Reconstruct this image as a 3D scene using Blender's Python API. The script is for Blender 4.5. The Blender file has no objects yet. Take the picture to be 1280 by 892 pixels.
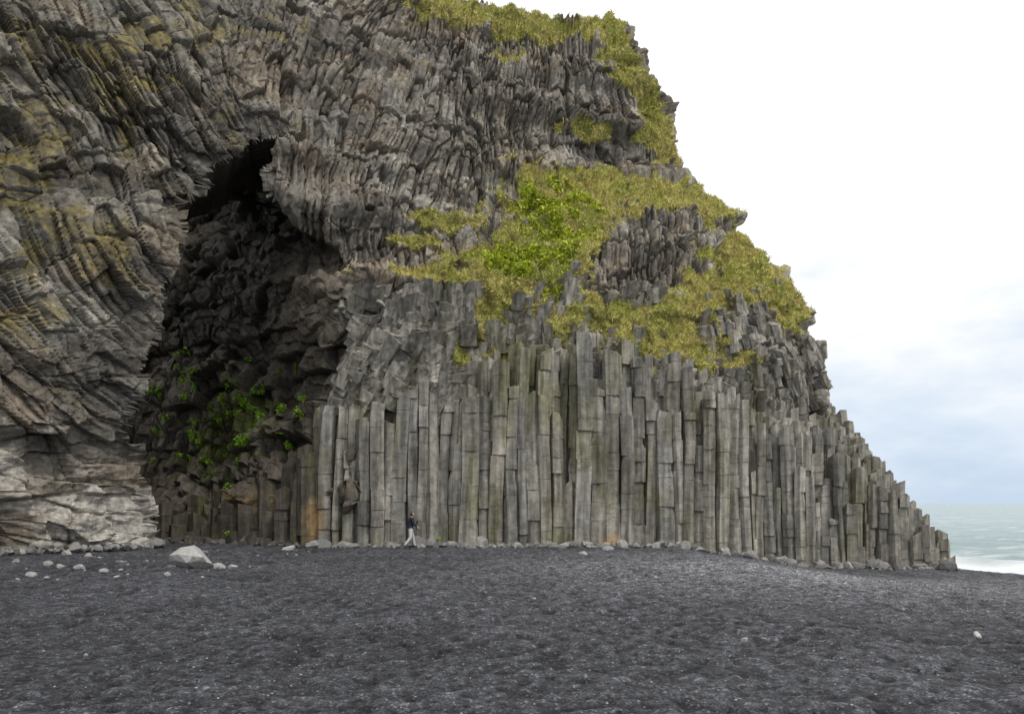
import bpy, math, random, bmesh
import numpy as np
from mathutils import Vector, Matrix
random.seed(7); rng=np.random.default_rng(7)
S=bpy.context.scene
EYE=2.1; FP=900.0
# ---------------------------------------------------------------- helpers
def h(i,j,seed):
    n=(i.astype(np.int64)*374761393+j.astype(np.int64)*668265263+seed*1442695041)&0xffffffff
    n=((n^(n>>13))*1274126177)&0xffffffff
    n=((n^(n>>16))*2246822519)&0xffffffff
    return ((n^(n>>15))&0xffffff)/float(0x1000000)
def vn(u,v,seed=0):
    i=np.floor(u);j=np.floor(v);a=u-i;b=v-j
    a=a*a*(3-2*a);b=b*b*(3-2*b)
    return (h(i,j,seed)*(1-a)+h(i+1,j,seed)*a)*(1-b)+(h(i,j+1,seed)*(1-a)+h(i+1,j+1,seed)*a)*b
def fbm(u,v,seed=0,o=4):
    s=0;a=.5;t=0
    for k in range(o):
        s=s+a*vn(u*2**k+k*17.3,v*2**k-k*9.1,seed+k);t+=a;a*=.5
    return s/t
def vor(u,v,seed):
    i=np.floor(u);j=np.floor(v)
    F1=np.full(u.shape,9.);F2=np.full(u.shape,9.);du=np.zeros(u.shape);dv=np.zeros(u.shape);ci=i.copy();cj=j.copy()
    for a in (-1,0,1):
        for b in (-1,0,1):
            x=i+a+.1+.8*h(i+a,j+b,seed);y=j+b+.1+.8*h(i+a,j+b,seed+1)
            ex=u-x;ey=v-y;d=np.sqrt(ex*ex+ey*ey)
            m=d<F1
            F2=np.where(m,F1,np.minimum(F2,d))
            F1=np.where(m,d,F1);du=np.where(m,ex,du);dv=np.where(m,ey,dv);ci=np.where(m,i+a,ci);cj=np.where(m,j+b,cj)
    return F2-F1,du,dv,h(ci,cj,seed+2),h(ci,cj,seed+3),h(ci,cj,seed+4)
def ss(a,b,x):
    t=np.clip((x-a)/(b-a),0,1);return t*t*(3-2*t)
def blocks(u,v,seed,amp,tilt=1.2,crack=.2,cw=.09):
    g,du,dv,r1,r2,r3=vor(u,v,seed)
    return amp*((r1-.5)+tilt*((r2-.5)*du+(r3-.5)*dv)-crack*(1-ss(0,cw,g))),r1
def pipes(u,v,seed,amp,prof=.5,tilt=.7,slope=.6,vw=.5):
    """broken prismatic columns: u counts columns across, v counts broken lengths along"""
    u=u+vw*vn(u*.8,u*0,seed+9)+.9*vw*vn(u*.25,v*.35,seed+19)
    i=np.floor(u);f=u-i;vv=v+h(i,i*0,seed)*7;vv=vv+.9*vn(vv*.8,i*3.3,seed+8);j=np.floor(vv);fv=vv-j
    r=h(i,j,seed+1);r2=h(i,j,seed+2);r3=h(i,j,seed+3)
    p=np.minimum(1,(.5-np.abs(f-.5))/(.12+.3*r2))
    e=np.minimum(1,(.5-np.abs(fv-.5))/.05)
    return amp*((r-.5)+tilt*(r2-.5)*(f-.5)*2+slope*(r3-.5)*(fv-.5)-prof*(1-p)*(.4+r3)-.15*(1-e)),r
def mixc(c,d,m):
    return c*(1-m[...,None])+np.array(d)*m[...,None]
def make_mesh(name,V,F,C=None,smooth=False,mat=None,parent=None,n=None):
    F=np.asarray(F,dtype=np.int32);k=F.shape[1]
    me=bpy.data.meshes.new(name)
    me.vertices.add(len(V));me.vertices.foreach_set('co',np.asarray(V,dtype=np.float32).ravel())
    me.loops.add(F.size);me.loops.foreach_set('vertex_index',F.ravel())
    me.polygons.add(len(F));me.polygons.foreach_set('loop_start',np.arange(0,F.size,k,dtype=np.int32))
    me.polygons.foreach_set('loop_total',np.full(len(F),k,dtype=np.int32))
    me.polygons.foreach_set('use_smooth',np.full(len(F),smooth))
    me.update(calc_edges=True);me.validate()
    if C is not None:
        a=me.color_attributes.new('Col','FLOAT_COLOR','POINT')
        CC=np.ones((len(V),4),dtype=np.float32);CC[:,:3]=C
        a.data.foreach_set('color',CC.ravel())
    o=bpy.data.objects.new(name,me);S.collection.objects.link(o)
    if mat: me.materials.append(mat)
    if parent: o.parent=parent
    return o
def gridfaces(nr,nc,keep=None):
    idx=np.arange(nr*nc).reshape(nr,nc)
    f=np.stack([idx[:-1,:-1],idx[:-1,1:],idx[1:,1:],idx[1:,:-1]],-1)
    if keep is not None: f=f[keep[:-1,:-1]&keep[1:,1:]&keep[:-1,1:]&keep[1:,:-1]]
    return f.reshape(-1,4)
def normals(P):
    a=np.gradient(P,axis=1);b=np.gradient(P,axis=0)
    n=np.cross(a,b);n/=np.linalg.norm(n,axis=-1,keepdims=True)+1e-9
    return n
# ---------------------------------------------------------------- materials
def attr_mat(name,rough=.9,n1=5.,n2=30.,bump=.5,var=.45,streak=0.,bdist=.06,spec=.3):
    m=bpy.data.materials.new(name);m.use_nodes=True;nt=m.node_tree;N=nt.nodes;L=nt.links
    b=N['Principled BSDF'];b.inputs['Roughness'].default_value=rough;b.inputs['Specular IOR Level'].default_value=spec
    at=N.new('ShaderNodeAttribute');at.attribute_name='Col'
    tc=N.new('ShaderNodeTexCoord')
    a=N.new('ShaderNodeTexNoise');a.inputs['Scale'].default_value=n1;a.inputs['Detail'].default_value=8;a.inputs['Roughness'].default_value=.65
    c=N.new('ShaderNodeTexNoise');c.inputs['Scale'].default_value=n2;c.inputs['Detail'].default_value=6;c.inputs['Roughness'].default_value=.7
    L.new(tc.outputs['Object'],a.inputs['Vector']);L.new(tc.outputs['Object'],c.inputs['Vector'])
    mr=N.new('ShaderNodeMapRange');mr.inputs[1].default_value=.3;mr.inputs[2].default_value=.7;mr.inputs[3].default_value=1-var;mr.inputs[4].default_value=1+var
    L.new(a.outputs[0],mr.inputs[0])
    v=N.new('ShaderNodeVectorMath');v.operation='SCALE';L.new(at.outputs['Color'],v.inputs[0]);L.new(mr.outputs[0],v.inputs['Scale'])
    out=v.outputs[0]
    if streak>0:
        mp=N.new('ShaderNodeMapping');mp.inputs['Scale'].default_value=(4,4,.35);L.new(tc.outputs['Object'],mp.inputs[0])
        s=N.new('ShaderNodeTexNoise');s.inputs['Scale'].default_value=1.;s.inputs['Detail'].default_value=5;L.new(mp.outputs[0],s.inputs['Vector'])
        r=N.new('ShaderNodeMapRange');r.inputs[1].default_value=.35;r.inputs[2].default_value=.65;r.inputs[3].default_value=1-streak;r.inputs[4].default_value=1+streak*.6
        L.new(s.outputs[0],r.inputs[0])
        w=N.new('ShaderNodeVectorMath');w.operation='SCALE';L.new(out,w.inputs[0]);L.new(r.outputs[0],w.inputs['Scale']);out=w.outputs[0]
    L.new(out,b.inputs['Base Color'])
    if bump>0:
        ad=N.new('ShaderNodeMath');ad.operation='ADD';L.new(a.outputs[0],ad.inputs[0]);L.new(c.outputs[0],ad.inputs[1])
        bp=N.new('ShaderNodeBump');bp.inputs['Strength'].default_value=bump;bp.inputs['Distance'].default_value=bdist
        L.new(ad.outputs[0],bp.inputs['Height']);L.new(bp.outputs[0],b.inputs['Normal'])
    return m
M_cliff=attr_mat('cliff_rock',n1=4.,n2=18.,bump=.8,var=.5,streak=.2,bdist=.08)
M_col=attr_mat('basalt',n1=3.,n2=16.,bump=.9,var=.36,streak=.45,bdist=.07)
M_stone=attr_mat('stone',n1=9.,n2=40.,bump=.5,var=.25,bdist=.02)
M_leaf=attr_mat('foliage',n1=3.,n2=20.,bump=.0,var=.25,rough=.7)
# ---------------------------------------------------------------- surveyed shape of the cliff
def pt(X,Y,d): return ((X-640)/FP*d, EYE+(628-Y)/FP*d, d)
def rbf(pts,soft=1.5):
    P=np.array([pt(*p) for p in pts]);A=P[:,:2];y=P[:,2];n=len(A)
    R=np.sqrt(((A[:,None]-A[None])**2).sum(-1)+soft**2)+np.eye(n)*-.02
    M=np.zeros((n+1,n+1));M[:n,:n]=R;M[:n,n]=1;M[n,:n]=1
    w=np.linalg.solve(M,np.append(y,0))
    def f(x,z):
        x=np.asarray(x,float);z=np.asarray(z,float);s=np.full(x.shape,w[n])
        for k in range(n): s=s+w[k]*np.sqrt((x-A[k,0])**2+(z-A[k,1])**2+soft**2)
        return s
    return f
FA=rbf([(-200,690,24),(-200,300,24),(-200,0,25),(0,690,29.5),(0,500,29),(0,300,29),(0,100,30),(0,-50,31),
(100,680,32),(100,500,31),(100,300,31),(100,100,32),(100,-50,33),(175,680,34.5),(160,560,33.5),(190,420,33.5),(220,300,34),(240,180,34.5),(250,50,35.5),
(330,150,36),(350,50,38),(350,-50,40),(420,250,36.5),(400,330,36),(500,250,38.5),(480,130,39.5),(480,0,43),
(420,400,36.3),(420,480,36.8),(500,400,37),(500,480,37),(600,440,37.3),(600,350,38.6),(600,250,41),(600,180,42.5),(600,80,43.5),(600,0,46),
(750,420,37.3),(750,350,39),(750,250,42.5),(750,210,44),(750,170,44.5),(750,80,45.5),(750,0,48),
(850,450,37.5),(850,350,39.5),(850,250,43),(850,210,45),(850,150,46.5),(950,480,38),(950,400,39.5),(950,330,42),
(1010,430,39.5),(1010,480,39),(400,680,38.2),(600,680,38.4),(800,680,38.4),(1000,700,38.8),(1000,560,38.8)])
FB=rbf([(150,680,42),(180,680,42),(250,680,41),(330,680,39.5),(385,680,37.6),(150,500,47),(200,500,48),(300,480,46),(300,560,43),(370,500,40.5),(390,580,38),(420,480,37.6),(440,400,37.4),
(250,350,54),(330,390,46),(400,390,38.8),(340,340,45),(400,345,38.5),(250,270,60),(300,255,58),(350,300,48),(290,200,57),(330,175,48),(200,300,60),(180,200,60)],1.)
def survey(X,Y,F=FA):
    y=38.
    for _ in range(25): y=.5*y+.5*float(F((X-640)/FP*y,EYE+(628-Y)/FP*y))
    return pt(X,Y,y)
SIL=[pt(*p) for p in [(700,-150,50),(740,-60,49),(765,0,48.5),(795,60,48),(798,95,47.5),(832,122,47.5),(854,190,47),(858,214,46.5),(896,250,46),(935,295,45),(970,345,44),(1004,395,43),(1014,440,42),(1014,485,42),(1000,560,41),(995,720,41)]]
zz=np.array([p[1] for p in SIL][::-1]);xx=np.array([p[0] for p in SIL][::-1])
def blobmask(x,z,bl):
    m=np.zeros(x.shape)
    for b in bl:
        c=survey(b[0],b[1]);k=c[2]/FP;w=b[4] if len(b)>4 else 1.
        m+=w*np.exp(-((x-c[0])/(b[2]*k))**2-((z-c[1])/(b[3]*k))**2)
    return m
GR=[(720,260,85,48),(690,315,60,45),(635,328,55,22),(560,348,80,12),(800,232,95,24),(880,248,50,24),(660,368,40,28),(620,398,35,22,.8),(600,448,58,20),(740,395,50,32,.8),(795,405,60,34),(855,432,62,36),(890,365,50,38),(930,310,45,40),(970,360,45,40),(995,392,28,22),(550,278,36,11,.9),(910,445,50,20,.5),(520,300,30,8,.5),
(845,282,34,20,-1.3),(795,330,28,30,-1.4),(960,425,35,14,-.5),
(560,10,75,24),(640,25,60,24),(640,72,22,12,.9),(690,45,34,16),(755,30,24,45),(778,80,30,26),(815,130,26,34),(838,175,28,28),(740,160,36,10,.9)]
MOSS=[(100,290,50,60,.8),(20,200,40,80,.8),(180,130,60,70,.55),(250,30,70,40,.7),(20,400,30,60,.8),(90,60,80,50,.6),(400,30,60,30,.5),(640,200,40,30,.4)]
# ---------------------------------------------------------------- cliff outer sheet
st=.052
s=np.arange(-29,33,st);z=np.arange(-2.5,38,st)
X,Z=np.meshgrid(s,z)
xs=np.interp(Z,zz,xx)+(vn(Z*.9,Z*0,5)-.5)*.9
R=2.2
t=X-(xs-R*1.0)
th=np.clip(t/R,0,math.pi/2)
Xw=np.where(t>0,xs-R+R*np.sin(th),X)
Yb=FA(np.minimum(X,xs-R+.0),Z)
Yw=Yb+R*(1-np.cos(th))+np.maximum(t-R*math.pi/2,0)*4
Yw+=np.maximum(Z-34,0)*1.5
wl=1-ss(-14,-10.5,X+0.12*(Z-10))
wup=ss(12.3,14.0,Z-.10*X+ (fbm(X/3,Z/3,90,2)-.5)*3)*(1-wl)
wm=1-wl-wup
led=(vn(X/9,Z/1.0+fbm(X/7,Z/7,31,2)*2,30)-.5)
Yw-=(vn(X/7,Z/8,11)-.5)*1.6*(.5+.5*wup)
P=np.stack([Xw,Yw,Z],-1)
# cave opening
CV=[survey(*p) for p in [(190,720),(182,650),(164,600),(152,545),(158,490),(182,430),(202,370),(218,300),(228,240),(254,200),(300,176),(342,166),(326,205),(338,245),(362,278),(406,300),(418,335),(420,400),(412,470),(402,560),(392,720)]]
CP=np.array([(p[0],p[1]) for p in CV])
def sdist(x,z,C):
    d=np.full(x.shape,1e9);ins=np.zeros(x.shape,bool)
    n=len(C)
    for k in range(n):
        a=C[k];b=C[(k+1)%n];e=b-a
        tt=np.clip(((x-a[0])*e[0]+(z-a[1])*e[1])/(e@e),0,1)
        d=np.minimum(d,(x-a[0]-tt*e[0])**2+(z-a[1]-tt*e[1])**2)
        c=((a[1]>z)!=(b[1]>z))&(x<(b[0]-a[0])*(z-a[1])/(b[1]-a[1]+1e-12)+a[0]);ins^=c
    return np.where(ins,1,-1)*np.sqrt(d)
sd0=sdist(X,Z,CP)
gzs,gxs=np.gradient(sd0,st,st)
sd=sd0+(fbm(X/1.5,Z/1.5,77,4)-.5)*1.0
lip=np.clip(1+sd/1.2,0,1)
back=np.where(sd<0,lip**2*.9,.9+sd*13)
P[...,1]+=back
und=np.maximum(sd,0)*13*.75
P[...,0]-=und*gxs*(X<-11.5); P[...,2]-=und*gzs*.35*(Z>8)
Nn=normals(P); Nn=np.where((Nn[...,1:2]>0.0)&(t[...,None]<0)&(sd[...,None]<0),-Nn,Nn)
wx=(vn(X/6,Z/6,41)-.5)+.22*(vn(X/1.9,Z/1.9,43)-.5);wz=(vn(X/5,Z/5,42)-.5)+.25*(vn(X/1.6,Z/1.6,44)-.5)
near=np.exp(np.minimum(sd0,0)/2.0)*ss(9,15,Z)*.35
wj=.12*(fbm(X/.5,Z/.5,45,2)-.5)
ua=X*.90+Z*.42+wx*1.1+wj;va=X*.42-Z*.90+wz*2
d1,rA=pipes(ua/.30,va/1.2,100,.34,prof=.55,vw=.9)
d1b,rA2=pipes(ua/.95,va/1.9,110,.65,prof=.3,vw=.8)
d1c,rA4=blocks(ua/.8,va/1.5,115,.8,1.3)
d1d,rA3=pipes((sd0+.6*wx)/.34,(X*.3+Z)/1.4,118,.3,prof=.5,vw=.8)
am=.3+1.0*ss(.3,.7,fbm(X/3.5,Z/3.5,119,2))
d1=(d1*(1-near)+d1d*near)*am
wlo=(1-ss(4.5,8.5,Z+3*(fbm(X/3,Z/3,160,2)-.5)))*wl
d4,rD=blocks(X/.75+wx,Z/1.0+wz+X*.25,161,.55,1.3);d4b,rD2=blocks(X/2.1,Z/2.6,163,1.0)
d4=d4+d4b+(fbm(X/.6,Z/.6,165,4)-.5)*.8
uu=X+wx*1.4+.10*(Z-20)*np.sin(X*.22)+wj
d2,rB=pipes(uu/.28,(Z+wz*2.5)/1.3,120,.30,prof=.5,vw=.9)
d2b,rB2=pipes(uu/.95,(Z+wz*2.5)/2.0,130,.75,prof=.3,vw=.8)
d2c,rB4=blocks(uu/.75,(Z+wz)/1.5,135,.75,1.2)
am2=.3+1.0*ss(.3,.7,fbm(X/3.5,Z/2.5,129,2))
um=X+Z*.28+wx*2
d3,rC=pipes(um/.6,(Z-X*.1+wz*2)/.85,140,.55,prof=.45,tilt=.9,slope=1.4)
d3b,rC2=blocks(um/1.7,Z/1.5,150,.9)
D=(wl-wlo)*(d1+d1b*.9+d1c*.75)+wlo*d4+wup*(d2*am2+d2b*.8+d2c*.65+led*1.2)+wm*(d3+d3b)
rr=(wl-wlo)*(.5*rA+.5*rA4)+wlo*rD+wup*(.5*rB+.5*rB4)+wm*rC; rr2=(wl-wlo)*rA2+wlo*rD2+wup*rB2+wm*rC2
gb_=blobmask(X,Z,GR)
gm=gb_+(fbm(X/.9,Z/.9,60,4)-.5)*1.9*np.clip(gb_*3,0.0,1)
g=ss(.28,.5,gm)
D=D*(1-.55*g)+(fbm(X/.4,Z/.4,61,3)-.5)*.22+g*(fbm(X/1.1,Z/1.0,62,3)-.5)*.9
D=D*(1-.5*ss(-.7,0,sd))*(1-.7*ss(0,.1,sd))
P=P+Nn*D[...,None]
N2=normals(P)
up=np.abs(N2[...,2])*np.where(np.gradient(P[...,1],axis=0)>0,1,-1)
g=np.clip(g*(.75+.5*ss(-.2,.3,up))+ss(.45,.8,up)*ss(.05,.35,gm)*.9,0,1)
base=np.ones(X.shape+(3,))*np.array([.29,.265,.225])
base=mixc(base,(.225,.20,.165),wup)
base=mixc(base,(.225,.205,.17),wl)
base=mixc(base,(.27,.195,.125),ss(.5,.75,fbm(X/2.5,Z/1.2,70,4))*.4)
base=mixc(base,(.42,.395,.35),ss(.55,.75,fbm(X/1.6,Z/2.2,71,4))*.5)
base=mixc(base,(.09,.082,.072),ss(.5,.72,fbm(X/3.6,Z/1.5,79,4))*.7)
base*=(.55+.65*rr+.3*rr2)[...,None]
mo=ss(.42,.9,blobmask(X,Z,MOSS)*.9+(fbm(X/.8,Z/.8,72,4)-.42)*1.7)*ss(-.6,.3,up)
base=mixc(base,(.25,.20,.055),mo*.75)
c=survey(132,652);pale=ss(.28,.75,np.exp(-((X-c[0])/2.2)**2-((Z-c[1])/1.7)**2)+(fbm(X/.7,Z/.7,73,3)-.5)*.8)
c=survey(40,600);pale=np.maximum(pale,.3*ss(.4,.9,np.exp(-((X-c[0])/3.5)**2-((Z-c[1])/3)**2)+(fbm(X/.7,Z/.7,74,3)-.5)*.9))
base=mixc(base,(.60,.56,.50),pale*.75)
lush=ss(.4,.9,blobmask(X,Z,[(700,270,70,60),(640,330,60,20),(690,360,40,40,.7)]))
gc=mixc(np.ones(X.shape+(3,))*np.array([.48,.44,.12]),(.26,.34,.04),np.clip(lush*1.1+ (fbm(X/.8,Z/.8,75,4)-.5)*1.2,0,1))
gc=mixc(gc,(.42,.33,.16),ss(.5,.75,fbm(X/.6,Z/.6,76,3))*.6)
base=base*(1-g[...,None])+gc*g[...,None]
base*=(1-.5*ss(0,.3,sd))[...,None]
keep=(sd<.7)
cliff=bpy.data.objects.new('cliff',None);S.collection.objects.link(cliff)
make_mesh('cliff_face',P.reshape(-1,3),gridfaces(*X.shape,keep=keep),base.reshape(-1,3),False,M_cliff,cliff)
# ---------------------------------------------------------------- cave interior sheet
sb=np.arange(-38,-7.4,.06);zb=np.arange(-2,34,.06)
XB,ZB=np.meshgrid(sb,zb)
YB=FB(XB,ZB)+(fbm(XB/3,ZB/3,201,3)-.5)*2.4
PB=np.stack([XB,YB,ZB],-1)
wx=(fbm(XB/2.5,ZB/2.5,241,2)-.5);wz=(fbm(XB/2.5,ZB/2.5,242,2)-.5)
low=1-ss(6,9,ZB+wx*3)
e0,q0=pipes((XB+wx*.5)/.5,(ZB+wz*.8)/.9,205,.6,prof=.4,slope=1.0)
e1,q1=blocks((XB+wx*.6+.5*ZB)/.75,(ZB+wz*.6-.3*XB)/.9,210,.45,1.0)
e2,q2=blocks((XB+wx)/2.3,(ZB+wz)/1.8,220,1.2)
NB=normals(PB);PB=PB+NB*(e0*low+e1*(1-low)+e2+(fbm(XB/.5,ZB/.5,260,4)-.5)*.4)[...,None]*np.where(NB[...,1:2]>0,-1,1)
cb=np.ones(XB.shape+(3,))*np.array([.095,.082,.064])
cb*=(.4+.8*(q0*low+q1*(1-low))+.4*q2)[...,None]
cb*=(1-.6*ss(9.5,14,ZB))[...,None]  # upper cave shade painted into the rock colour, darker with height
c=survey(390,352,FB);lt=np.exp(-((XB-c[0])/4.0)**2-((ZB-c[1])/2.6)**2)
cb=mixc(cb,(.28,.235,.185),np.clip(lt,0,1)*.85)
c=pt(320,640,40);lt=ss(.4,.8,np.exp(-((XB-c[0])/4)**2-((ZB-c[1])/1.6)**2)+(fbm(XB/.8,ZB/.8,251,3)-.5))
cb=mixc(cb,(.24,.16,.07),lt*.6)
c=pt(270,520,43);gg=ss(.4,.75,np.exp(-((XB-c[0])/4.5)**2-((ZB-c[1])/3.6)**2)+(fbm(XB/.6,ZB/.6,250,4)-.55)*1.6)
cb=mixc(cb,(.09,.115,.02),gg*.75)
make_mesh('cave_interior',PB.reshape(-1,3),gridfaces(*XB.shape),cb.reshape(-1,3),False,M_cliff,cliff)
# ---------------------------------------------------------------- basalt columns
HX=[-21,-18,-15,-12.5,-10.3,-9.8,-7.6,-4.8,-3.2,-1.6,.4,4.4,6.4,8.4,10.4,12.4,14.4,16.4,18.4,20.4,22.2,23]
HZ=[.3,.5,.8,1.6,4.5,7.4,6.8,8.0,8.4,8.9,9.7,10.2,9.8,8.8,7.6,6.4,5.6,4.7,3.6,1.9,-.3,-.9]
FX=[-21,-18,-14,-11.5,-10.3,-8,-4.4,-3.4,-2.4,5,12,18,24]
FY=[40.5,39.8,38.8,37.4,36.4,36.1,36.2,36.9,36.0,36.1,36.1,36.5,37]
CX=[-22,8,12,15.7,16.2,18,20,21.2,22.0,23.]; CZ=[30,30,12,8.3,7.4,6.0,4.5,2.8,1.0,-.8]
gx=[-40,8,9.2,11.6,14.4,22,30];gz=[-.1,-.1,-.3,-.6,-1.1,-1.3,-1.5]
V=[];F3=[];C=[]
def prism(cx,cy,r,top,bot,col,leanx=0,leany=0,seg=(.45,1.5),ns=None,inset=.024,M=None,curve=0,rough=.03):
    ns=ns or random.choice([4,5,5,6,6,6]);a0=random.random()*6.28
    an=[a0+2*math.pi*(k+random.uniform(-.26,.26))/ns for k in range(ns)]
    ra=[r*random.uniform(.86,1.1) for _ in an]
    rings=[];zc=bot
    lv=[]
    while zc<top-.25:
        nz=min(top,zc+random.uniform(*seg))
        if top-nz<.3: nz=top
        lv.append((zc,nz));zc=nz
    if not lv: return
    tx=random.uniform(-.5,.5);ty=random.uniform(-.9,.1)
    start=len(V);wob=random.uniform(0,6);fx_=random.uniform(-.03,.03);fy_=random.uniform(-.03,.03)
    for n,(a,b) in enumerate(lv):
        if random.random()<.38: fx_=random.uniform(-.05,.05);fy_=random.uniform(-.13,.08)
        sc=random.uniform(.96,1.03)
        last=n==len(lv)-1
        nm_=max(1,int((b-a)/.55))
        lvls=[(a,1-inset/r*random.uniform(.1,1)),(a+.025,1)]+[(a+(b-a)*(q+1)/(nm_+1),random.uniform(.985,1.015)) for q in range(nm_)]+[(b-.025,1.0),(b,1-inset/r*random.uniform(.1,1))]
        chip=random.randrange(ns) if random.random()<.4 else -1
        vs_=random.uniform(.9,1.08)
        for li,(zv,k) in enumerate(lvls):
            ring=[]
            hi_=zv>=b-.05
            for vi,(q,w) in enumerate(zip(an,ra)):
                kk=k*(1+random.uniform(-rough,rough))
                if vi==chip and (zv>b-.45): kk*=.78
                dx=math.cos(q)*w*sc*kk;dy=math.sin(q)*w*sc*kk
                zt=zv
                if last and hi_: zt+=dx*tx+dy*ty
                zz_=zv-bot
                ring.append(len(V));V.append((cx+fx_+dx+leanx*zz_+curve*zz_*zz_+.06*math.sin(zz_*.6+wob),cy+fy_+dy+leany*zz_,zt))
                f=vs_*random.uniform(.88,1.1)*(.72 if (li==0 or li==len(lvls)-1) and not (last and hi_) else 1);C.append([c*f for c in col])
            rings.append(ring)
    for A,B in zip(rings[:-1],rings[1:]):
        for k in range(ns):
            k2=(k+1)%ns;F3.append((A[k],A[k2],B[k2]));F3.append((A[k],B[k2],B[k]))
    for ring,f in ((rings[-1],1.08),(rings[0],.9)):
        ci=len(V);V.append(tuple(np.mean([V[i] for i in ring],0)));C.append([c*f for c in col])
        for k in range(ns):F3.append((ring[k],ring[(k+1)%ns],ci))
    if M is not None:
        for i in range(start,len(V)): V[i]=tuple(M@Vector(V[i]))
for row in range(16):
    x=-20.5+random.random()*.5
    while x<22.6:
        p=.8 if x<-10 else (.66 if x<8 else .50)
        p*=random.uniform(.62,1.32)
        x+=p*.5
        depth=row*(.50 if x>8 else .54)
        if (row<=5 or x>=9) and not (x>21.8 and row>6):
            y=np.interp(x,FX,FY)+depth+random.uniform(-.16,.16)+.24*math.sin(x*1.1)+.12*math.sin(x*2.9)
            hf=np.interp(x,HX,HZ)
            slope=.5 if x<8 else .72
            jit=.1-abs(random.gauss(0,.6))+.3*math.sin(x*2.3)
            if x<-10.3: jit=random.gauss(0,.6)
            top=hf+depth*slope+jit
            if row==0:
                e_=random.random()
                if e_<(.34 if x<7 else .42): top-=random.uniform(.5,3.0)
                elif e_<.42 and x<9 and x>-10: top=random.uniform(.4,3.5)
            if row==1 and random.random()<.25: top-=random.uniform(.5,2)
            cap=EYE+(np.interp(x*36/y,CX,CZ)-EYE)*y/36+random.uniform(-.35,.15)
            top=min(top,cap)
            gb=np.interp(x,gx,gz)-.6
            if top<gb+.7: top=gb+.7+random.random()*.5
            v=random.uniform(.78,1.14)
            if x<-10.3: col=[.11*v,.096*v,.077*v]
            else:
                w=random.uniform(-.01,.02);col=[(.345+w)*v,(.325+w*.5)*v,(.282-w*.4)*v]
                k=math.exp(-((x-1.2)/1.4)**2)
                if random.random()<k*.3: col=[.28*v,.265*v,.18*v]
            cur=-.0004*(x-4) if x<4 else 0
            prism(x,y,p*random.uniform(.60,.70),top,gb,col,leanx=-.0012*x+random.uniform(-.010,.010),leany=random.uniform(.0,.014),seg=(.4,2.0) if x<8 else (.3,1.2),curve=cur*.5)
        x+=p*.5
zone=(wm>.4)&(X>-9.6)&(t<R*.7)&(Z>7.0)&(Z<18.5)&(sd<-.6)
ii=np.argwhere(zone)
for _ in range(2000):
    a,b_=ii[random.randrange(len(ii))]
    q=P[a,b_]
    if g[a,b_]>.5 and random.random()<.94: continue
    fx=(float(q[0])+9)/26
    ax=Vector((.50-.85*fx+random.gauss(0,.09)+.22*math.sin(q[0]*.4+q[2]*.45),-.30+random.gauss(0,.14),1)).normalized()
    L_=random.uniform(.6,1.7);r=random.uniform(.24,.58) if q[0]<2 else random.uniform(.2,.38)
    v=random.uniform(.66,1.18);col=[.325*v,.303*v,.26*v]
    M=Matrix.Translation(Vector(q)+Vector((0,.24,-.15)))@ax.to_track_quat('Z','Y').to_matrix().to_4x4()
    prism(0,0,r,L_/2,-L_/2,col,seg=(.6,1.3),M=M,rough=.09)
V=np.array(V);C=np.array(C)
a=ss(.5,.75,fbm(V[:,0]/.5,V[:,2]/2.2,301,4)+.3*np.exp(-((V[:,0]-1.0)/2.2)**2-((V[:,2]-8)/2.6)**2)-.04)
C=C*(1-a[:,None]*.55)+np.array([.17,.165,.06])*a[:,None]*.55
a=ss(.5,.7,fbm(V[:,0]/.8,V[:,2]/4.,305,3));C=C*(1-.35*a[:,None])
for (cx_,cz_,sx_,sz_) in ((-10.0,1.3,.6,1.2),(4.9,.2,.5,.35)):
    a=ss(.35,.75,np.exp(-((V[:,0]-cx_)/sx_)**2-((V[:,2]-cz_)/sz_)**2)+(fbm(V[:,0]/.3,V[:,2]/.3,302,3)-.5)*.8)
    C=C*(1-a[:,None]*.7)+np.array([.50,.33,.16])*a[:,None]*.7
make_mesh('basalt_columns',V,F3,C,False,M_col,cliff)
# ---------------------------------------------------------------- ground
def gheight(x,y):
    b=np.interp(x,gx,gz)
    zf=b*ss(9,34,y)
    q=x*.8+y*.6
    zf=zf-.15*np.maximum(q-40.5,0)*ss(40.5,43,q)
    return np.maximum(zf,-9)
yl=[-60,-30,-15,-6,0,3,5]
y=5.
while y<3000: y+=max(.006*y,.03) if y<42 else .06*y; yl.append(y)
xl=list(np.arange(-8,8,.05)); xp=8.;e=[]
while xp<3000: xp+=min(.05*1.012**len(e),.09) if xp<28 else xp*.12; e.append(xp)
xl=[-q for q in e[::-1]]+xl+e
GX,GY=np.meshgrid(np.array(xl),np.array(yl))
GZ=gheight(GX,GY)
wg=ss(2,4,GY)*(1-ss(50,70,np.hypot(GX,GY)))
gk,du,dv,r1,r2,r3=vor(GX/.36+fbm(GX,GY,401,2),GY/.36,400)
rad=np.sqrt(du**2+dv**2)
dim=np.exp(-(rad/.34)**2)*(r1>.4)*(.35+r2)*ss(.33,.6,fbm(GX/3,GY/3,409,2)+.08)
fine=fbm(GX/.15,GY/.15,402,4)-.5
GZ+=wg*(-.10*dim+fine*.10+(fbm(GX/1.8,GY/1.8,403,3)-.5)*.13*ss(4,10,GY))
gcol=np.ones(GX.shape+(3,))*np.array([.078,.080,.090])
gcol*=(.6+.8*fbm(GX/2.5,GY/3.5,404,4)[...,None])
cc=np.exp(-((GX-10)/9)**2-((GY-24)/8)**2)
gcol=mixc(gcol,(.27,.27,.285),np.clip(cc,0,1)*.75*(.5+fbm(GX/1.5,GY/2.5,406,3)))
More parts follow.
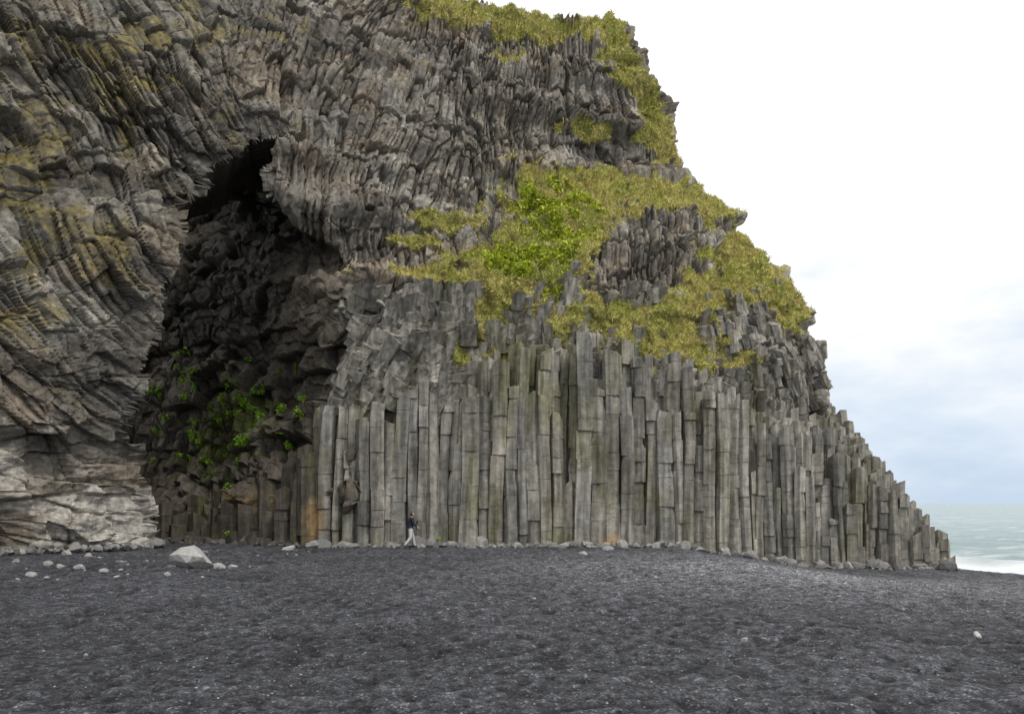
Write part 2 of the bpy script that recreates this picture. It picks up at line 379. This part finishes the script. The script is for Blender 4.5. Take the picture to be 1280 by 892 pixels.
gcol=gcol*(np.clip(1-.7*dim*wg+fine*2.4*wg,.25,1.8))[...,None]
mg=bpy.data.materials.new('black_sand');mg.use_nodes=True;nt=mg.node_tree;N=nt.nodes;L=nt.links
b=N['Principled BSDF'];b.inputs['Roughness'].default_value=.75;b.inputs['Specular IOR Level'].default_value=.35
at=N.new('ShaderNodeAttribute');at.attribute_name='Col';tc=N.new('ShaderNodeTexCoord')
def noise(sc,det,ro=.7):
    n=N.new('ShaderNodeTexNoise');n.inputs['Scale'].default_value=sc;n.inputs['Detail'].default_value=det;n.inputs['Roughness'].default_value=ro;L.new(tc.outputs['Object'],n.inputs['Vector']);return n
n1=noise(7,9,.75);n2=noise(40,5);vo=N.new('ShaderNodeTexVoronoi');vo.inputs['Scale'].default_value=32;L.new(tc.outputs['Object'],vo.inputs['Vector'])
mr=N.new('ShaderNodeMapRange');mr.inputs[1].default_value=.38;mr.inputs[2].default_value=.62;mr.inputs[3].default_value=.3;mr.inputs[4].default_value=1.8;L.new(n1.outputs[0],mr.inputs[0])
m2=N.new('ShaderNodeMapRange');m2.inputs[1].default_value=.35;m2.inputs[2].default_value=.7;m2.inputs[3].default_value=.45;m2.inputs[4].default_value=1.8;L.new(n2.outputs[0],m2.inputs[0])
mm=N.new('ShaderNodeMath');mm.operation='MULTIPLY';L.new(mr.outputs[0],mm.inputs[0]);L.new(m2.outputs[0],mm.inputs[1])
sep=N.new('ShaderNodeSeparateColor');L.new(vo.outputs['Color'],sep.inputs[0])
m3=N.new('ShaderNodeMapRange');m3.inputs[1].default_value=.75;m3.inputs[2].default_value=1;m3.inputs[3].default_value=.9;m3.inputs[4].default_value=2.5;L.new(sep.outputs[0],m3.inputs[0])
m4=N.new('ShaderNodeMath');m4.operation='MULTIPLY';L.new(mm.outputs[0],m4.inputs[0]);L.new(m3.outputs[0],m4.inputs[1])
v=N.new('ShaderNodeVectorMath');v.operation='SCALE';L.new(at.outputs['Color'],v.inputs[0]);L.new(m4.outputs[0],v.inputs['Scale']);L.new(v.outputs[0],b.inputs['Base Color'])
ad=N.new('ShaderNodeMath');ad.operation='ADD';L.new(n1.outputs[0],ad.inputs[0]);L.new(n2.outputs[0],ad.inputs[1])
bp=N.new('ShaderNodeBump');bp.inputs['Strength'].default_value=1.;bp.inputs['Distance'].default_value=.11;L.new(ad.outputs[0],bp.inputs['Height']);L.new(bp.outputs[0],b.inputs['Normal'])
make_mesh('black_sand_beach',np.stack([GX,GY,GZ],-1).reshape(-1,3),gridfaces(*GX.shape),gcol.reshape(-1,3),True,mg)
# ---------------------------------------------------------------- stones
bm=bmesh.new();bmesh.ops.create_icosphere(bm,subdivisions=2,radius=1);IV=np.array([v.co[:] for v in bm.verts]);IF=np.array([[v.index for v in f.verts] for f in bm.faces]);bm.free()
bm=bmesh.new();bmesh.ops.create_icosphere(bm,subdivisions=1,radius=1);JV=np.array([v.co[:] for v in bm.verts]);JF=np.array([[v.index for v in f.verts] for f in bm.faces]);bm.free()
def rocks(name,items,hi=True,mat=M_stone,smooth=False,cut=(.45,.8)):
    BV,BF=(IV,IF) if hi else (JV,JF)
    VV=[];FF=[];CC=[];o=0
    for (x,y,zc,sx,sy,sz,col) in items:
        v=BV.copy()
        for _ in range(9 if hi else 3):
            n=rng.normal(size=3);n/=np.linalg.norm(n);dd=rng.uniform(*cut);k=v@n;v=v-np.outer(np.maximum(k-dd,0),n)
        a=rng.uniform(0,6.28);ca,sa=math.cos(a),math.sin(a)
        v=v*[1,.8,1]
        v=np.stack([v[:,0]*ca-v[:,1]*sa,v[:,0]*sa+v[:,1]*ca,v[:,2]],1)*[sx,sy,sz]+[x,y,zc]
        VV.append(v);FF.append(BF+o);o+=len(v);CC.append(np.tile(col,(len(v),1)))
    return make_mesh(name,np.concatenate(VV),np.concatenate(FF),np.concatenate(CC),smooth,mat)
def gpt(X,Y):
    y=30.
    for _ in range(60):
        x=(X-640)/FP*y;zg=float(gheight(np.array(x),np.array(y)));yn=(EYE-zg)*FP/(Y-628);y=.6*y+.4*yn
    return (X-640)/FP*y,y,zg
def gr(v): return (v,v*.97,v*.92)
x,y,zg=gpt(245,709);rocks('boulder',[(x,y,zg+.15,1.15,.8,.62,gr(.38))],cut=(.4,.62))
x,y,zg=gpt(268,710);rocks('boulder',[(x+.2,y-.1,zg+.06,.28,.24,.2,gr(.34))],cut=(.35,.65))
it=[]
for (X0,Y0,w,al) in [(40,716,9,.3),(75,706,7,.35),(100,708,9,.35),(150,700,6,.3),(60,703,8,.3),(20,700,9,.25),(362,684,10,.38),(290,706,8,.35),(215,706,7,.3),(727,690,9,.32),(760,684,8,.3),(1221,793,9,.5),(932,799,6,.4),(497,680,11,.4),(668,746,3,.4),(1130,760,3,.4),(107,818,4,.3),(560,760,3,.4),(820,720,3,.35),(210,716,6,.3),(130,712,7,.3),(85,690,9,.35),(110,692,7,.3)]:
    x,y,zg=gpt(X0,Y0+3);k=w*y/FP;it.append((x,y,zg+.03,k,k*.8,k*.6,gr(al)))
for _ in range(70):
    x=random.uniform(-18,-8);y=random.uniform(20,33);k=random.uniform(.03,.1);it.append((x,y,float(gheight(np.array(x),np.array(y)))+.01,k,k,k*.6,gr(random.uniform(.15,.4))))
rocks('loose_rocks',it)
it=[]
for _ in range(650):
    x=random.uniform(-20,22.3);yy=np.interp(x,FX,FY)-abs(random.gauss(.35,.3));k=abs(random.gauss(.0,.15))+.06
    if random.random()<.05: k+=.2
    zg=float(gheight(np.array(x),np.array(yy)));it.append((x,yy,zg+k*.2,k*1.3,k,k*.9,gr(random.uniform(.12,.34) if x>-10 else random.uniform(.06,.15))))
for _ in range(160):
    x=random.uniform(-22,-17);yy=36.0-abs(x+17)*1.1-abs(random.gauss(1.2,.5));k=abs(random.gauss(.0,.15))+.05
    it.append((x,yy,k*.2,k,k,k*.8,gr(random.uniform(.15,.35))))
rocks('rubble',it,cut=(.35,.7))
it=[]
for _ in range(11000):
    y=5+26*random.random()**1.6;x=random.uniform(-.78,.78)*y;k=random.uniform(.006,.016)*(1+y*.03)
    zg=float(gheight(np.array(x),np.array(y)));a=random.random();al=random.uniform(.04,.14) if a<.9 else random.uniform(.18,.38)
    it.append((x,y,zg+.012,k*1.2,k,k*.6,(al,al,al*1.03)))
rocks('gravel',it,hi=False)
# ---------------------------------------------------------------- grass and plants
def tri_cloud(base_p,nrm,cnt,ln,wd,colf,up=.6,leaf=False):
    idx=rng.integers(0,len(base_p),cnt);p=base_p[idx]+rng.normal(size=(cnt,3))*.04
    d=nrm[idx]*.5+np.array([0,0,up])+rng.normal(size=(cnt,3))*.45;d/=np.linalg.norm(d,axis=1,keepdims=True)
    side=np.cross(d,rng.normal(size=(cnt,3)));side/=np.linalg.norm(side,axis=1,keepdims=True)
    l=rng.uniform(.5,1.2,(cnt,1))*ln;w=rng.uniform(.6,1.3,(cnt,1))*wd
    c=colf(cnt,p)
    if leaf:
        q=np.stack([p,p+d*l*.5+side*w,p+d*l-np.array([0,0,1])*l*.15,p+d*l*.5-side*w],1)
        return q.reshape(-1,3),np.arange(cnt*4).reshape(-1,4),np.repeat(c,4,0)
    q=np.stack([p-side*w,p+side*w,p+d*l-np.array([0,0,1])*l*.1],1)
    return q.reshape(-1,3),np.arange(cnt*3).reshape(-1,3),np.repeat(c,3,0)
vis=(g>.5)&(t<R*1.5)&(Z<34)
BP=P[vis];BN=N2[vis]*np.where(N2[vis][:,1:2]>0,-1,1);LU=lush[vis]
def cg(n,p):
    a=rng.random((n,1));tt=fbm(p[:,0]/1.1,p[:,2]/1.1,75,3)[:,None]
    c=np.array([.44,.42,.09])*(1-a)+np.array([.70,.61,.25])*a
    k=np.clip((tt-.4)*3,0,1);c=c*(1-k*.5)+np.array([.26,.35,.04])*k*.5
    k=ss(.5,.7,fbm(p[:,0]/.5,p[:,2]/.5,78,3))[:,None];c=c*(1-k*.5)+np.array([.38,.28,.14])*k*.5
    return c*rng.uniform(.6,1.25,(n,1))
v_,f_,c_=tri_cloud(BP,BN,140000,.22,.024,cg)
make_mesh('grass',v_,f_,c_,False,M_leaf)
sel=rng.random(len(BP))<LU
def cl(n,p):
    a=rng.random((n,1));return (np.array([.26,.38,.03])*(1-a)+np.array([.74,.74,.09])*a)*rng.uniform(.6,1.2,(n,1))
pat=fbm(BP[:,0]/.6,BP[:,2]/.6,88,2)>.47
v_,f_,c_=tri_cloud(BP[sel&pat],BN[sel&pat],12000,.28,.08,cl,up=.3,leaf=True)
make_mesh('angelica_plants',v_,f_,c_,False,M_leaf)
cl_p=[]
for _ in range(60):
    X0=random.gauss(290,42);Y0=random.gauss(510,38)
    c=survey(X0,Y0,FB)
    j=int((c[0]+38)/.06);i=int((c[1]+2)/.06)
    if 0<=i<PB.shape[0] and 0<=j<PB.shape[1]:
        k_=random.choice([3,4,5,8])
        q=PB[max(0,i-k_):i+k_,max(0,j-k_):j+k_].reshape(-1,3);q=q[np.argsort(q[:,1])[:20]]
        cl_p.append(q+np.array([0,-.05,0]))
for (X0,Y0,dp) in [(545,674,35.7),(683,674,35.7),(285,664,38.8)]:
    cl_p.append(np.array(pt(X0,Y0,dp))[[0,2,1]]+rng.normal(size=(5,3))*[.10,.06,.10])
cp=np.concatenate(cl_p)
v_,f_,c_=tri_cloud(cp,np.tile([0,-1.,0],(len(cp),1)),7000,.15,.055,lambda n,p:(np.array([.14,.34,.03])+rng.random((n,1))*np.array([.26,.24,.01]))*rng.uniform(.5,1.2,(n,1)),up=.2,leaf=True)
make_mesh('cave_ferns',v_,f_,c_,False,M_leaf)
# ---------------------------------------------------------------- sea
ms=bpy.data.materials.new('sea_water');ms.use_nodes=True;nt=ms.node_tree;N=nt.nodes;L=nt.links
b=N['Principled BSDF'];b.inputs['Roughness'].default_value=.25;b.inputs['IOR'].default_value=1.33
tc=N.new('ShaderNodeTexCoord')
mp=N.new('ShaderNodeMapping');mp.inputs['Rotation'].default_value=(0,0,.35);mp.inputs['Scale'].default_value=(.08,.35,1);L.new(tc.outputs['Object'],mp.inputs[0])
n=N.new('ShaderNodeTexNoise');n.inputs['Scale'].default_value=1;n.inputs['Detail'].default_value=8;n.inputs['Roughness'].default_value=.6;L.new(mp.outputs[0],n.inputs['Vector'])
at=N.new('ShaderNodeAttribute');at.attribute_name='Col'
fr=N.new('ShaderNodeMapRange');fr.inputs[1].default_value=.54;fr.inputs[2].default_value=.64;L.new(n.outputs[0],fr.inputs[0])
sep=N.new('ShaderNodeSeparateColor');L.new(at.outputs['Color'],sep.inputs[0])
mx0=N.new('ShaderNodeMath');mx0.operation='MAXIMUM'
fs=N.new('ShaderNodeMath');fs.operation='MULTIPLY';fs.inputs[1].default_value=.5;L.new(fr.outputs[0],fs.inputs[0])
L.new(fs.outputs[0],mx0.inputs[0]);L.new(sep.outputs[0],mx0.inputs[1])
mx=N.new('ShaderNodeMix');mx.data_type='RGBA';mx.inputs[6].default_value=(.20,.28,.29,1);mx.inputs[7].default_value=(.8,.82,.82,1);L.new(mx0.outputs[0],mx.inputs[0]);L.new(mx.outputs[2],b.inputs['Base Color'])
bp=N.new('ShaderNodeBump');bp.inputs['Strength'].default_value=.8;bp.inputs['Distance'].default_value=1.2;L.new(n.outputs[0],bp.inputs['Height']);L.new(bp.outputs[0],b.inputs['Normal'])
yl=list(np.arange(20,120,.6));y=120
while y<12000:y*=1.05;yl.append(y)
xl=list(np.arange(0,110,.6));x=110
e=[]
while x<12000:x*=1.1;e.append(x)
xl=[-9000,-3000,-800,-200,-50]+xl+e
SX,SY=np.meshgrid(np.array(xl,float),np.array(yl,float))
q=SX*.8+SY*.6
w=np.exp(-(q/300)**2)
SZ=-3+.3*w*np.sin(q*.45+3*vn(SX/12,SY/12,501))+.35*w*(fbm(SX/5,SY/5,502,3)-.5)
foam=np.clip(1-ss(66,73,q+6*(fbm(SX/4,SY/4,505,3)-.5))+.9*np.exp(-((q-85-6*vn(SX/9,SY/9,504))/1.6)**2),0,1)
make_mesh('sea',np.stack([SX,SY,SZ],-1).reshape(-1,3),gridfaces(*SX.shape),np.repeat(foam.reshape(-1,1),3,1),True,ms)
# ---------------------------------------------------------------- person walking (skinned single surface)
def plain(name,c,r=.8):
    m=bpy.data.materials.new(name);m.use_nodes=True;nt=m.node_tree;b=nt.nodes['Principled BSDF'];b.inputs['Roughness'].default_value=r
    n=nt.nodes.new('ShaderNodeTexNoise');n.inputs['Scale'].default_value=12
    rp=nt.nodes.new('ShaderNodeMapRange');rp.inputs[3].default_value=.75;rp.inputs[4].default_value=1.25
    v=nt.nodes.new('ShaderNodeVectorMath');v.operation='SCALE';v.inputs[0].default_value=c
    nt.links.new(n.outputs[0],rp.inputs[0]);nt.links.new(rp.outputs[0],v.inputs['Scale']);nt.links.new(v.outputs[0],b.inputs['Base Color']);return m
def skin(name,verts,edges,rad,root=0,sub=2):
    me=bpy.data.meshes.new(name);me.from_pydata(verts,edges,[]);o=bpy.data.objects.new(name,me);S.collection.objects.link(o)
    o.modifiers.new('s','SKIN');sm=o.modifiers.new('u','SUBSURF');sm.levels=sub;sm.render_levels=sub
    for i,r in enumerate(rad):
        me.skin_vertices[0].data[i].radius=(r,r) if not isinstance(r,tuple) else r
        me.skin_vertices[0].data[i].use_root=(i==root)
    dg=bpy.context.evaluated_depsgraph_get();nm=bpy.data.meshes.new_from_object(o.evaluated_get(dg))
    bpy.data.objects.remove(o);o2=bpy.data.objects.new(name,nm);S.collection.objects.link(o2)
    for p in nm.polygons:p.use_smooth=True
    return o2
pv=[(0,0,.93),(0.01,0,1.08),(.03,0,1.25),(.05,0,1.42),(.06,0,1.50),(.08,0,1.58),(.09,0,1.66),(.085,0,1.72),
 (.0,.10,.90),(.16,.10,.50),(.24,.10,.09),(.36,.10,.04),
 (.0,-.10,.90),(-.02,-.10,.48),(-.30,-.10,.14),(-.20,-.10,.03),
 (.05,.19,1.41),(-.06,.24,1.15),(.06,.24,.92),
 (.05,-.19,1.41),(.12,-.24,1.15),(.30,-.20,1.02)]
pe=[(0,1),(1,2),(2,3),(3,4),(4,5),(5,6),(6,7),(0,8),(8,9),(9,10),(10,11),(0,12),(12,13),(13,14),(14,15),(3,16),(16,17),(17,18),(3,19),(19,20),(20,21)]
pr=[.15,.145,.16,.14,.06,.085,.10,.07,.12,.085,.06,.045,.12,.085,.06,.045,.085,.065,.042,.085,.065,.042]
person=bpy.data.objects.new('walking_person',None);S.collection.objects.link(person)
body=skin('body',pv,pe,pr)
mats=[plain('navy_jacket',(.012,.015,.03)),plain('grey_trousers',(.50,.50,.50)),plain('skin',(.45,.28,.2),.5),plain('dark_hair',(.02,.014,.01)),plain('shoes',(.05,.05,.05))]
for m in mats: body.data.materials.append(m)
for p in body.data.polygons:
    c=p.center
    if c.z>1.52: p.material_index=3 if (c.x<.10 or c.z>1.70) else 2
    elif c.z>1.49: p.material_index=2
    elif c.z<.10 or (c.x<-.2 and c.z<.13): p.material_index=4
    elif c.z<.93 and abs(c.y)<.19: p.material_index=1
    elif c.z<.95 or (c.x>.26 and c.z<1.1): p.material_index=2 if (abs(c.y)>.17 and (c.z<.95 or c.x>.26)) else 0
    else: p.material_index=0
body.parent=person
def hand(name,o,d):
    d=np.array(d)/np.linalg.norm(d);sd_=np.array([d[2],0,-d[0]]);o=np.array(o);vs=[o,o+d*.05,o+d*.09];es=[(0,1),(1,2)];rs=[.028,.034,.03]
    for k,ln in enumerate((.07,.08,.075,.06)):
        b0=o+d*.085+sd_*(k-1.5)*.019;i=len(vs);vs+= [b0,b0+d*ln*.5+[0,.004,0],b0+d*ln+np.array([0,.02,0])];es+=[(2,i),(i,i+1),(i+1,i+2)];rs+=[.010,.009,.007]
    i=len(vs);b0=o+d*.03+sd_*.03;vs+=[b0,b0+d*.03+sd_*.025,b0+d*.06+sd_*.03];es+=[(1,i),(i,i+1),(i+1,i+2)];rs+=[.011,.01,.008]
    hh=skin(name,[tuple(v) for v in vs],es,rs,0,1);hh.data.materials.append(mats[2]);hh.parent=person
hand('hand_left',(.06,.24,.91),(.15,0,-1));hand('hand_right',(.30,-.20,1.02),(.8,0,-.5))
def blob(name,c,sc,mi):
    v=IV*sc+np.array(c);o=make_mesh(name,v,IF,None,True,mats[mi],person);return o
blob('nose',(.185,0,1.63),(.018,.014,.022),2);blob('eye_left',(.172,.035,1.655),(.012,.013,.009),3);blob('eye_right',(.172,-.035,1.655),(.012,.013,.009),3)
blob('mouth',(.168,0,1.585),(.010,.026,.007),2);blob('ear_left',(.09,.098,1.64),(.022,.012,.032),2);blob('ear_right',(.09,-.098,1.64),(.022,.012,.032),2)
px,py,pz=gpt(513,684.5)
person.location=(px,py,float(gheight(np.array(px),np.array(py)))+.01);person.rotation_euler=(0,0,math.radians(20))
# ---------------------------------------------------------------- light
W=bpy.data.worlds.new('World');S.world=W;W.use_nodes=True;nt=W.node_tree;N=nt.nodes;L=nt.links
bg=N['Background'];bg.inputs['Strength'].default_value=.1
sk=N.new('ShaderNodeTexSky');sk.sky_type='NISHITA';sk.sun_disc=False
EL,AZ=math.radians(52),math.radians(140)
sk.sun_elevation=EL;sk.sun_rotation=AZ
tc=N.new('ShaderNodeTexCoord');sx=N.new('ShaderNodeSeparateXYZ');L.new(tc.outputs['Generated'],sx.inputs[0])
mp=N.new('ShaderNodeMapping');mp.inputs['Scale'].default_value=(2.2,2.2,6);L.new(tc.outputs['Generated'],mp.inputs[0])
cn=N.new('ShaderNodeTexNoise');cn.inputs['Scale'].default_value=2.2;cn.inputs['Detail'].default_value=7;cn.inputs['Roughness'].default_value=.55;L.new(mp.outputs[0],cn.inputs['Vector'])
ma=N.new('ShaderNodeMath');ma.operation='MULTIPLY_ADD';ma.inputs[1].default_value=.55;L.new(cn.outputs[0],ma.inputs[0]);L.new(sx.outputs[2],ma.inputs[2])
rp=N.new('ShaderNodeValToRGB');cr=rp.color_ramp
cr.elements[0].position=.24;cr.elements[0].color=(.47,.57,.70,1);cr.elements[1].position=.60;cr.elements[1].color=(1,1,1,1)
e1=cr.elements.new(.36);e1.color=(.60,.67,.76,1);e2=cr.elements.new(.46);e2.color=(.74,.77,.80,1)
L.new(ma.outputs[0],rp.inputs[0])
sc=N.new('ShaderNodeVectorMath');sc.operation='SCALE';sc.inputs['Scale'].default_value=13;L.new(rp.outputs[0],sc.inputs[0])
mx=N.new('ShaderNodeMix');mx.data_type='RGBA';mx.inputs[0].default_value=.93;L.new(sk.outputs[0],mx.inputs[6]);L.new(sc.outputs[0],mx.inputs[7]);L.new(mx.outputs[2],bg.inputs[0])
sl=bpy.data.lights.new('sun','SUN');sl.energy=1.5;sl.angle=math.radians(10);sl.color=(1,.96,.90);so=bpy.data.objects.new('sun',sl);S.collection.objects.link(so)
dv_=Vector((math.cos(EL)*math.sin(AZ),math.cos(EL)*math.cos(AZ),math.sin(EL)))
so.rotation_euler=(dv_).to_track_quat('Z','Y').to_euler()
S.view_settings.view_transform='Standard';S.view_settings.look='None';S.view_settings.exposure=0
cam=bpy.data.cameras.new('camera');co=bpy.data.objects.new('camera',cam);S.collection.objects.link(co)
cam.sensor_width=36;cam.lens=FP/1280*36;cam.shift_y=182/1280;cam.clip_end=30000;cam.clip_start=.1
co.location=(0,0,EYE);co.rotation_euler=(math.radians(90),0,0);S.camera=co
